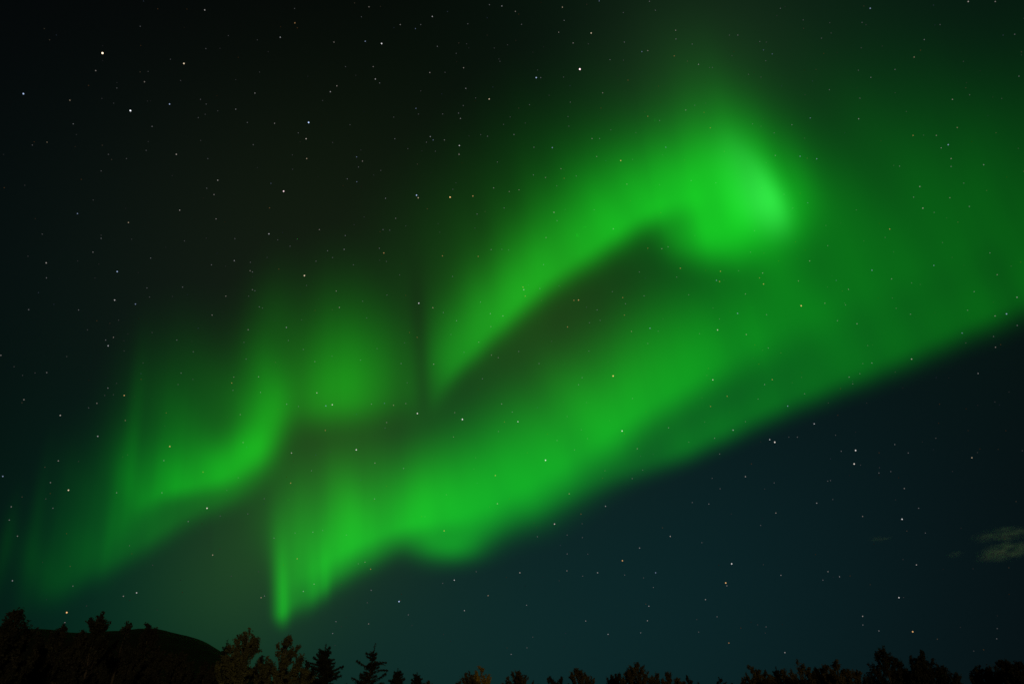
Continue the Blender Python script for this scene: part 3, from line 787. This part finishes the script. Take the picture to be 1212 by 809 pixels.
DIM_STARS = [
    (1032, 429.3, 0.9, 'n'), (1005, 446, 0.9, 'n'), (905, 454.7, 0.9, 'n'), (845.7, 518.3, 0.9, 'n'), (11, 615, 0.9, 'n'), (138, 582.7, 0.9, 'n'),
    (191.7, 582.7, 0.9, 'n'), (222.7, 616.7, 0.9, 'n'), (194, 544.7, 0.9, 'n'), (370.3, 629.3, 0.9, 'n'), (313, 704.7, 0.9, 'n'), (397.7, 735, 0.9, 'n'),
    (393.7, 749, 0.9, 'n'), (477.7, 554, 0.9, 'n'), (443.3, 590, 0.9, 'n'), (758.3, 748.3, 0.9, 'n'), (623.3, 715.7, 0.9, 'n'), (439.3, 698, 0.9, 'n'),
    (605, 773.7, 0.9, 'n'), (839, 596, 0.9, 'n'), (1040.3, 746, 0.9, 'n'), (86.7, 146.7, 0.8, 'n'), (180, 149.7, 0.8, 'n'), (320.7, 217, 0.8, 'b'),
    (319, 246, 0.8, 'o'), (55.7, 168.3, 0.8, 'w'), (449.3, 98.3, 0.8, 'n'), (517.7, 55, 0.8, 'n'), (579.3, 5.7, 0.8, 'n'), (667.7, 24.3, 0.8, 'n'),
    (768.7, 1.7, 0.8, 'n'), (739, 50, 0.8, 'n'), (800, 46.3, 0.8, 'n'), (722, 70.7, 0.8, 'n'), (640, 92, 0.8, 'n'), (632, 174.3, 0.8, 'n'),
    (577, 161.3, 0.8, 'n'), (542.7, 134, 0.8, 'n'), (467.3, 164.3, 0.8, 'n'), (411, 211.7, 0.8, 'n'), (631.3, 207, 0.8, 'n'), (667.7, 211, 0.8, 'o'),
    (659.3, 261, 0.8, 'n'), (596.7, 246, 0.8, 'n'), (564.7, 253.3, 0.8, 'n'), (873.3, 41.7, 0.8, 'n'), (903.7, 59.3, 0.8, 'b'), (1094, 47, 0.8, 'n'),
    (1030.7, 91.7, 0.8, 'n'), (937.3, 147.7, 0.8, 'n'), (1125.7, 197, 0.8, 'n'), (917.7, 184, 0.8, 'n'), (1081.3, 233.3, 0.8, 'n'), (1147.3, 244.3, 0.8, 'n'),
    (956, 240, 0.8, 'b'), (55, 328.7, 0.8, 'n'), (34, 366.3, 0.8, 'n'), (93, 366.7, 0.8, 'n'), (119.7, 282, 0.8, 'n'), (178.3, 305.3, 0.8, 'n'),
    (216, 339.7, 0.8, 'n'), (125, 402.3, 0.8, 'n'), (250.3, 313.3, 0.8, 'n'), (298.7, 321.7, 0.8, 'n'), (307, 363, 0.8, 'n'), (209.3, 402.3, 0.8, 'n'),
    (214.3, 441.3, 0.8, 'n'), (387.7, 296.7, 0.8, 'n'), (524.7, 369.7, 0.8, 'n'), (449, 293.7, 0.8, 'n'), (408.7, 278.7, 0.8, 'n'), (453.3, 271.7, 0.8, 'n'),
    (639, 341.3, 0.8, 'n'), (643.3, 313, 0.8, 'n'), (568.7, 357.3, 0.8, 'n'), (614, 415.7, 0.8, 'n'), (638, 430, 0.8, 'n'), (571, 448, 0.8, 'n'),
    (740.3, 359.3, 0.8, 'n'), (706.7, 366.7, 0.8, 'n'), (762.3, 350, 0.8, 'n'), (689, 446.7, 0.8, 'n'), (684.7, 455, 0.8, 'n'), (606.3, 487.3, 0.8, 'n'),
    (597, 499, 0.8, 'o'), (474.7, 430, 0.8, 'n'), (790.7, 292, 0.8, 'n'), (907.3, 372.3, 0.8, 'n'), (989.7, 331.7, 0.8, 'b'), (991.3, 379.3, 0.8, 'n'),
    (1077.7, 371.7, 0.8, 'n'), (1153, 345, 0.8, 'n'), (1171.7, 299.3, 0.8, 'n'), (1204, 385, 0.8, 'n'), (952.3, 465.7, 0.8, 'n'), (943.7, 517, 0.8, 'n'),
    (1059, 525.7, 0.8, 'n'), (995.7, 533.7, 0.8, 'n'), (1075, 535.7, 0.8, 'n'), (851.7, 537, 0.8, 'n'), (909.3, 411.7, 0.8, 'n'), (62.7, 601, 0.8, 'n'),
    (86.3, 693, 0.8, 'n'), (368.7, 556.7, 0.8, 'n'), (324.3, 636.3, 0.8, 'n'), (636, 634.7, 0.8, 'n'), (687.7, 608, 0.8, 'o'), (671.3, 655, 0.8, 'n'),
    (748.3, 566, 0.8, 'n'), (773.3, 694.7, 0.8, 'n'), (483.3, 727, 0.8, 'n'), (1040.3, 559.3, 0.8, 'n'), (819.3, 594.3, 0.8, 'n'), (974, 686, 0.8, 'n'),
    (848.7, 729.3, 0.8, 'n'), (1021.3, 739, 0.8, 'n'), (1087.3, 601, 0.8, 'n'), (244.7, 222.7, 0.7, 'n'), (292.7, 145, 0.7, 'n'), (353, 157.3, 0.7, 'n'),
    (299.7, 171.3, 0.7, 'n'), (498, 29.3, 0.7, 'n'), (553.7, 28.3, 0.7, 'n'), (617.3, 29, 0.7, 'n'), (775.7, 12.3, 0.7, 'n'), (743.3, 95, 0.7, 'o'),
    (780.7, 142.7, 0.7, 'n'), (709.7, 164, 0.7, 'n'), (548.3, 125, 0.7, 'n'), (524, 135, 0.7, 'n'), (504.7, 168.3, 0.7, 'n'), (424.3, 197.7, 0.7, 'n'),
    (682, 208.3, 0.7, 'n'), (588.7, 191.7, 0.7, 'n'), (626.7, 124, 0.7, 'n'), (675, 121, 0.7, 'n'), (923.7, 10, 0.7, 'n'), (899.3, 49.3, 0.7, 'n'),
    (819.3, 52.3, 0.7, 'n'), (1201, 40.7, 0.7, 'n'), (1059.3, 82.3, 0.7, 'n'), (1206, 90.3, 0.7, 'n'), (981.7, 106.3, 0.7, 'n'), (1064.7, 196.7, 0.7, 'n'),
    (833.3, 133, 0.7, 'o'), (818, 213.7, 0.7, 'n'), (174, 340.7, 0.7, 'n'), (296.3, 310.3, 0.7, 'n'), (301.7, 344, 0.7, 'n'), (343.3, 291.3, 0.7, 'n'),
    (278, 282.3, 0.7, 'n'), (341.3, 402.7, 0.7, 'n'), (228.7, 416, 0.7, 'n'), (291.3, 424.7, 0.7, 'n'), (275.7, 461.7, 0.7, 'n'), (196.7, 488.3, 0.7, 'o'),
    (359, 413.3, 0.7, 'n'), (353.3, 480.7, 0.7, 'n'), (393.7, 304.7, 0.7, 'n'), (374, 309, 0.7, 'n'), (484.7, 393.3, 0.7, 'o'), (535.7, 327, 0.7, 'n'),
    (461.3, 272.3, 0.7, 'n'), (418.3, 313.3, 0.7, 'n'), (429.3, 356.3, 0.7, 'n'), (458, 349, 0.7, 'n'), (549.3, 416.7, 0.7, 'n'), (724.7, 345, 0.7, 'n'),
    (697.7, 381.7, 0.7, 'n'), (710.3, 379, 0.7, 'n'), (766.7, 406.3, 0.7, 'n'), (697, 415.3, 0.7, 'n'), (590, 510.3, 0.7, 'n'), (426.7, 426, 0.7, 'n'),
    (748.7, 471.3, 0.7, 'n'), (801, 327.7, 0.7, 'n'), (756.7, 321.7, 0.7, 'n'), (659.3, 521, 0.7, 'n'), (680, 532, 0.7, 'n'), (815, 348.7, 0.7, 'n'),
    (1000.7, 360.7, 0.7, 'n'), (1145.3, 367, 0.7, 'n'), (979.7, 290.7, 0.7, 'n'), (1176, 398, 0.7, 'n'), (1017.7, 442, 0.7, 'n'), (1009.3, 454, 0.7, 'n'),
    (897.3, 472, 0.7, 'n'), (882.3, 498.7, 0.7, 'n'), (312.7, 589.7, 0.7, 'n'), (293.3, 607.7, 0.7, 'n'), (349.3, 630.3, 0.7, 'n'), (382, 627.3, 0.7, 'n'),
    (671.3, 632.7, 0.7, 'n'), (689.3, 635.7, 0.7, 'n'), (689.7, 681.3, 0.7, 'n'), (739.3, 680, 0.7, 'n'), (760.7, 556, 0.7, 'n'), (524, 689.7, 0.7, 'n'),
    (563.7, 676, 0.7, 'n'), (424, 666.7, 0.7, 'n'), (623.7, 766, 0.7, 'n'), (410, 632.7, 0.7, 'n'), (1054.3, 557.7, 0.7, 'n'), (852.3, 578, 0.7, 'n'),
    (843, 565.7, 0.7, 'n'), (916.3, 571, 0.7, 'n'), (979.7, 569, 0.7, 'n'), (983, 568.3, 0.7, 'n'), (830.7, 641.7, 0.7, 'n'), (1095.3, 630.3, 0.7, 'n'),
    (906.7, 741.3, 0.7, 'n'), (827, 747.3, 0.7, 'n'), (900.3, 621.3, 0.7, 'n'), (1179.7, 755.3, 0.7, 'n'), (38.3, 171.7, 0.6, 'n'), (128.3, 182.7, 0.6, 'n'),
    (149.7, 187.7, 0.6, 'n'), (173, 178, 0.6, 'n'), (119.7, 202.3, 0.6, 'n'), (243.7, 57.7, 0.6, 'n'), (237.3, 117.7, 0.6, 'n'), (244, 123.3, 0.6, 'n'),
    (234.7, 139.3, 0.6, 'n'), (246, 187.7, 0.6, 'n'), (138.3, 104.3, 0.6, 'n'), (166, 31.3, 0.6, 'n'), (348.7, 10.3, 0.6, 'n'), (526.7, 85.7, 0.6, 'n'),
    (540, 63.3, 0.6, 'n'), (563, 116, 0.6, 'n'), (737.7, 15, 0.6, 'n'), (667, 91.3, 0.6, 'n'), (723, 153.7, 0.6, 'n'), (569, 159.3, 0.6, 'n'),
    (495.3, 135, 0.6, 'n'), (515.3, 179, 0.6, 'n'), (482.7, 176, 0.6, 'n'), (466, 138.7, 0.6, 'n'), (450.7, 201.7, 0.6, 'n'), (659, 220, 0.6, 'n'),
    (505.7, 247, 0.6, 'o'), (536, 224, 0.6, 'n'), (596, 147.3, 0.6, 'n'), (672.3, 138, 0.6, 'n'), (673.3, 149.3, 0.6, 'n'), (591.7, 72.7, 0.6, 'n'),
    (409, 79, 0.6, 'n'), (414.3, 147.7, 0.6, 'n'), (427.7, 20, 0.6, 'n'), (703.3, 248.3, 0.6, 'n'), (950.7, 23.7, 0.6, 'n'), (863.3, 41.7, 0.6, 'n'),
    (906.3, 72, 0.6, 'n'), (843.3, 80, 0.6, 'n'), (886, 88, 0.6, 'n'), (972.3, 45.3, 0.6, 'n'), (1020.3, 26.7, 0.6, 'n'), (1112.7, 29.3, 0.6, 'n'),
    (1016, 83.3, 0.6, 'n'), (1018, 116.3, 0.6, 'n'), (1147.7, 112.3, 0.6, 'n'), (916.3, 157.3, 0.6, 'n'), (1140.7, 216.7, 0.6, 'n'), (1105.7, 251.3, 0.6, 'n'),
    (822.3, 124.7, 0.6, 'n'), (890.7, 146.7, 0.6, 'n'), (847.3, 216.3, 0.6, 'n'), (177, 351.3, 0.6, 'n'), (105, 482.3, 0.6, 'n'), (294.3, 350.3, 0.6, 'n'),
    (310.7, 364.3, 0.6, 'n'), (362.7, 337.7, 0.6, 'n'), (330, 318.3, 0.6, 'o'), (328.7, 283.7, 0.6, 'n'), (288.7, 405, 0.6, 'n'), (210.7, 454.7, 0.6, 'n'),
    (393, 421.3, 0.6, 'n'), (50, 277, 0.6, 'n'), (218.3, 285, 0.6, 'n'), (594, 295, 0.6, 'n'), (602, 295.7, 0.6, 'n'), (457.3, 309.3, 0.6, 'n'),
    (434, 376, 0.6, 'n'), (473, 325.3, 0.6, 'n'), (533.7, 395.7, 0.6, 'n'), (779, 391.7, 0.6, 'n'), (446.3, 412.3, 0.6, 'n'), (482, 452.7, 0.6, 'n'),
    (688, 508.3, 0.6, 'n'), (695.3, 518.7, 0.6, 'n'), (671.3, 492.7, 0.6, 'n'), (455.7, 506.3, 0.6, 'n'), (874.3, 320.3, 0.6, 'n'), (851.7, 377.3, 0.6, 'n'),
    (1079, 334.7, 0.6, 'n'), (1060.7, 364.7, 0.6, 'n'), (1021.3, 430, 0.6, 'n'), (1027, 408.7, 0.6, 'n'), (933.7, 517, 0.6, 'n'), (989, 514.7, 0.6, 'n'),
    (1107.7, 518.3, 0.6, 'n'), (828, 394.7, 0.6, 'n'), (893, 273, 0.6, 'n'), (888.3, 298.3, 0.6, 'n'), (815.3, 523, 0.6, 'n'), (282, 565, 0.6, 'n'),
    (153.3, 645.3, 0.6, 'n'), (260.7, 610.3, 0.6, 'n'), (689, 619.3, 0.6, 'n'), (695.7, 655.3, 0.6, 'n'), (434.7, 712.7, 0.6, 'n'), (630.7, 753.3, 0.6, 'n'),
    (528.3, 585, 0.6, 'n'), (716, 556.7, 0.6, 'n'), (761.7, 683.3, 0.6, 'n'), (1180.3, 743.3, 0.6, 'n'), (985.7, 590.7, 0.6, 'n'), (257.7, 131.3, 0.5, 'n'),
    (175.3, 84.7, 0.5, 'n'), (201.7, 70.3, 0.5, 'n'), (393.7, 168.7, 0.5, 'n'), (346.3, 200.3, 0.5, 'n'), (346, 183.3, 0.5, 'n'), (381.7, 119, 0.5, 'n'),
    (110.3, 236.7, 0.5, 'n'), (270.3, 42.3, 0.5, 'n'), (696.3, 52, 0.5, 'n'), (738, 71.3, 0.5, 'n'), (636.3, 83, 0.5, 'n'), (748.7, 188.7, 0.5, 'n'),
    (752.7, 157, 0.5, 'n'), (621.7, 145.7, 0.5, 'n'), (552.3, 52, 0.5, 'n'), (585, 57, 0.5, 'n'), (600.7, 53.3, 0.5, 'n'), (498, 107.7, 0.5, 'n'),
    (907, 50, 0.5, 'n'), (839.7, 80, 0.5, 'n'), (866.3, 66, 0.5, 'n'), (900.7, 91.3, 0.5, 'n'), (983.7, 39.3, 0.5, 'n'), (1019.3, 56.7, 0.5, 'n'),
    (928, 230, 0.5, 'n'), (26.7, 444, 0.5, 'n'), (16.7, 433.7, 0.5, 'n'), (124, 467.7, 0.5, 'n'), (79, 421.7, 0.5, 'n'), (140.3, 378.7, 0.5, 'n'),
    (228.3, 448.7, 0.5, 'n'), (169.3, 429.3, 0.5, 'n'), (180, 393.3, 0.5, 'n'), (357, 378.3, 0.5, 'n'), (653, 403.7, 0.5, 'n'), (180.7, 668.3, 0.5, 'n'),
    (273.7, 681.3, 0.5, 'n'), (503, 611, 0.5, 'n'), (29.3, 219.3, 0.4, 'n'),
]
TINT = {'n': (.92, .95, 1.0), 'w': (1.0, .80, .55), 'o': (1.0, .55, .22), 'b': (.50, .66, 1.0), 'p': (1.0, .74, .78)}
WORD = {'n': 'white', 'w': 'warm white', 'o': 'orange', 'b': 'blue', 'p': 'pinkish white'}
SR = 2.5e6
PXA = HFOV / 1024.0 * 1.1


def star_look(m):
    rad = PXA * (0.46 + 0.18 * max(m - .8, 0))
    lum = 0.46 * (m / 1.5) ** 2.1
    return rad, min(lum, 2.2)


m_star, tr, out = new_mat('starlight')
oi = tr.nodes.new('ShaderNodeObjectInfo')
em = tr.nodes.new('ShaderNodeEmission')
tr.links.new(oi.outputs['Color'], em.inputs['Color'])
em.inputs['Strength'].default_value = 1.0
tr.links.new(em.outputs[0], out.inputs['Surface'])


def ico():
    p = (1 + 5 ** .5) / 2
    v = np.array([(-1, p, 0), (1, p, 0), (-1, -p, 0), (1, -p, 0), (0, -1, p), (0, 1, p), (0, -1, -p), (0, 1, -p), (p, 0, -1), (p, 0, 1), (-p, 0, -1), (-p, 0, 1)], float)
    v /= np.linalg.norm(v[0])
    f = [(0, 11, 5), (0, 5, 1), (0, 1, 7), (0, 7, 10), (0, 10, 11), (1, 5, 9), (5, 11, 4), (11, 10, 2), (10, 7, 6), (7, 1, 8), (3, 9, 4), (3, 4, 2), (3, 2, 6), (3, 6, 8), (3, 8, 9),
         (4, 9, 5), (2, 4, 11), (6, 2, 10), (8, 6, 7), (9, 8, 1)]
    return v, f


IV, IF = ico()
star_me = bpy.data.meshes.new('star')
star_me.from_pydata([tuple(v) for v in IV], [], IF)
star_me.materials.append(m_star)
# the brightest stars and what each is called when others are described by it
ANCHORS = [
    (121, 63, 'brightest warm white star in the dark upper left corner', 'brightest upper left star'),
    (686, 82, 'brightest pinkish star, alone near the top centre above the rising arm', 'brightest top centre star'),
    (154, 131, 'bright white star in the upper left, below the brightest warm one', 'white upper left star'),
    (365, 145, 'bright blue-white star in the upper dark sky, left of centre', 'blue-white upper star'),
    (336, 226, 'bright pinkish star in the dark sky above the bent left fold', 'pinkish star above the left fold'),
    (533, 233, 'bright orange star left of the rising arm, beside a violet pair', 'orange star left of the arm'),
    (726, 445, 'brightest orange star inside the long lower band', 'orange star in the lower band'),
    (547, 496, 'bright white star in the dark notch under the rising arm', 'white star under the arm'),
    (79, 724, 'bright orange star low on the left, just above the hillside treetops', 'low orange star at left'),
    (917, 523, 'brighter white star of a close pair just below the right half of the long band', 'white pair below the band'),
    (28, 111, 'bright deep blue star by the left edge near the top', 'deep blue star by the left edge'),
    (218, 75, 'warm white star in the upper left, right of the brightest warm one', 'second warm upper left star'),
    (452, 52, 'bright white star near the top with a fainter blue one on its left', 'white star near the top'),
    (493, 231, 'violet-blue star, the upper one of a close pair left of the rising arm', 'violet pair left of the arm'),
    (360, 326, 'warm white star high above the round green patch', 'warm star above the round patch'),
    (494, 489, 'white star, brighter of a close pair right of the round green patch', 'white pair beside the round patch'),
    (422, 532, 'bright white star in the dim green below the round patch', 'white star below the round patch'),
    (948, 362, 'bright yellow-orange star in the green glow below the curled head', 'yellow-orange star below the swirl'),
    (1013, 533, 'upper white star of the vertical pair in the dark sky right of the band', 'upper star of the right pair'),
    (245, 601, 'bright white star just under the bent left fold', 'white star under the left fold'),
    (646, 544, 'bright white star inside the middle of the long lower band', 'white star in the lower band'),
    (472, 711, 'blue-white star in the teal sky right of the lowest green ray', 'blue-white star by the low ray'),
    (1011, 549, 'lower white star of the vertical pair in the dark sky right of the band', 'lower star of the right pair'),
    (859, 689, 'orange star in the dark teal sky low right of centre', 'orange star in the teal sky'),
    (635, 92, 'blue star left of the brightest pinkish star near the top', 'blue star near the top'),
    (736, 510, 'white star on the lower fringe of the long band, under its orange star', 'white star on the band fringe'),
    (81, 580, 'warm white star left of the bent fold near the left edge', 'warm star near the left edge'),
    (866, 667, 'white star directly above the orange star in the teal sky', 'white star in the teal sky'),
    (1080, 747, 'orange star low on the right, just above the treetops', 'low orange star at right'),
    (496, 359, 'white star in the dark lane between round patch and rising arm', 'white star in the dark lane'),
    (737, 663, 'orange star in the middle of the teal sky under the band', 'orange star mid teal sky'),
    (1068, 614, 'white star left of the small cloud wisps', 'white star left of the clouds'),
    (656, 620, 'pinkish star close beneath the lower border of the long band', 'pinkish star beneath the band'),
    (735, 190, 'orange star on the upper edge of the rising arm', 'orange star above the arm'),
    (201, 528, 'orange star inside the bent left fold', 'orange star in the left fold'),
    (139, 321, 'blue star in the black sky far left, half way up', 'blue star far left'),
    (849, 390, 'white star in the green above the long band, below the curled head', 'white star above the band'),
    (1191, 371, 'blue star on the band border at the right edge', 'blue star at the right edge'),
    (1030, 10, 'blue star at the very top on the right', 'blue star at the top right'),
    (1122, 171, 'blue star in the dim green sky right of the curled head', 'blue star right of the swirl'),
]
DIRW = ['right of', 'above right of', 'above', 'above left of', 'left of', 'below left of', 'below', 'below right of']
used_labels = set()


def star_label(x, y, m, tint):
    for ax_, ay_, lab, _s in ANCHORS:
        if abs(ax_ - x) + abs(ay_ - y) < 3 and lab not in used_labels:
            used_labels.add(lab)
            return lab
    near = sorted(ANCHORS, key=lambda a: (a[0] - x) ** 2 + (a[1] - y) ** 2)
    size = 'medium' if m >= 1.45 else 'small' if m >= 1.15 else 'tiny' if m >= .95 else 'very faint'
    for pick in range(10):
        a = near[pick]
        dx, dy = x - a[0], a[1] - y
        dist = math.hypot(dx, dy)
        if dist < 3:
            continue
        w = DIRW[int(round(math.degrees(math.atan2(dy, dx)) / 45.0)) % 8]
        q = 'touching' if dist < 9 else 'close' if dist < 24 else 'a little' if dist < 48 else 'well' if dist < 90 else 'far'
        if q == 'touching':
            w = {'above': 'the top of', 'below': 'the bottom of'}.get(w, 'the ' + w.replace(' of', ' side of'))
        lab = f'{size} {WORD[tint]} star {q} {w} the {a[3]}'
        if len(lab.split()) <= 16 and lab not in used_labels:
            used_labels.add(lab)
            return lab
    return None


for x, y, m, tint in STARS:
    o = bpy.data.objects.new('star', star_me)
    rad, lum = star_look(m)
    o.location = dirs(x, y) * SR + np.array([0, 0, EYE])
    o.scale = (rad * SR,) * 3
    wm = 1 - .28 * abs(math.sin(x * 12.9 + y * 7.3)) if tint == 'n' else 1.0     # white stars differ a little in warmth
    o.color = (lum * TINT[tint][0], lum * TINT[tint][1] * (.5 + .5 * wm), lum * TINT[tint][2] * wm, 1.0)
    COL_.objects.link(o)
    tag(o, star_label(x, y, m, tint) or 'faint star among many in the night sky', 'star', 'stars in the night sky')

# the countless faintest stars, one sheet of small bodies
rng = np.random.default_rng(12)
dim = [(x, y, m, t) for x, y, m, t in DIM_STARS]
for _ in range(750):
    x, y = rng.uniform(-150, 1362), rng.uniform(-150, 770)
    if 0 < x < 1212 and y > 0 and rng.random() < .25 and y > 560:
        continue
    dim.append((x, y, float(rng.uniform(.22, .52)), rng.choice(['n', 'n', 'n', 'w', 'o', 'b'])))
for _ in range(260):                       # a richer field beyond the picture's own edges
    x, y = rng.uniform(-400, 1600), rng.uniform(-450, 740)
    if -5 < x < 1217 and y > -5:
        continue
    dim.append((x, y, float(rng.uniform(.5, 1.5)), rng.choice(['n', 'n', 'w', 'o', 'b'])))
dv, df, dc = [], [], []
for x, y, m, t in dim:
    rad, lum = star_look(m)
    b0 = len(dv)
    c0 = dirs(x, y) * SR + np.array([0, 0, EYE])
    dv.extend(c0 + IV * rad * SR)
    df.extend([(a + b0, b + b0, c + b0) for a, b, c in IF])
    dc.extend([(*[k * lum for k in TINT[t]], 1.0)] * 12)
m_dim, tr, out = new_mat('faint_starlight')
at_ = tr.nodes.new('ShaderNodeAttribute'); at_.attribute_name = 'light'
em = tr.nodes.new('ShaderNodeEmission')
tr.links.new(at_.outputs['Color'], em.inputs['Color'])
tr.links.new(em.outputs[0], out.inputs['Surface'])
o = mesh_obj('faint_stars', dv, df, m_dim)
ca = o.data.color_attributes.new('light', 'FLOAT_COLOR', 'POINT')
ca.data.foreach_set('color', np.array(dc, dtype=np.float32).reshape(-1))
tag(o, 'countless faintest pinprick stars scattered over the whole night sky', 'stars', kind='stuff')
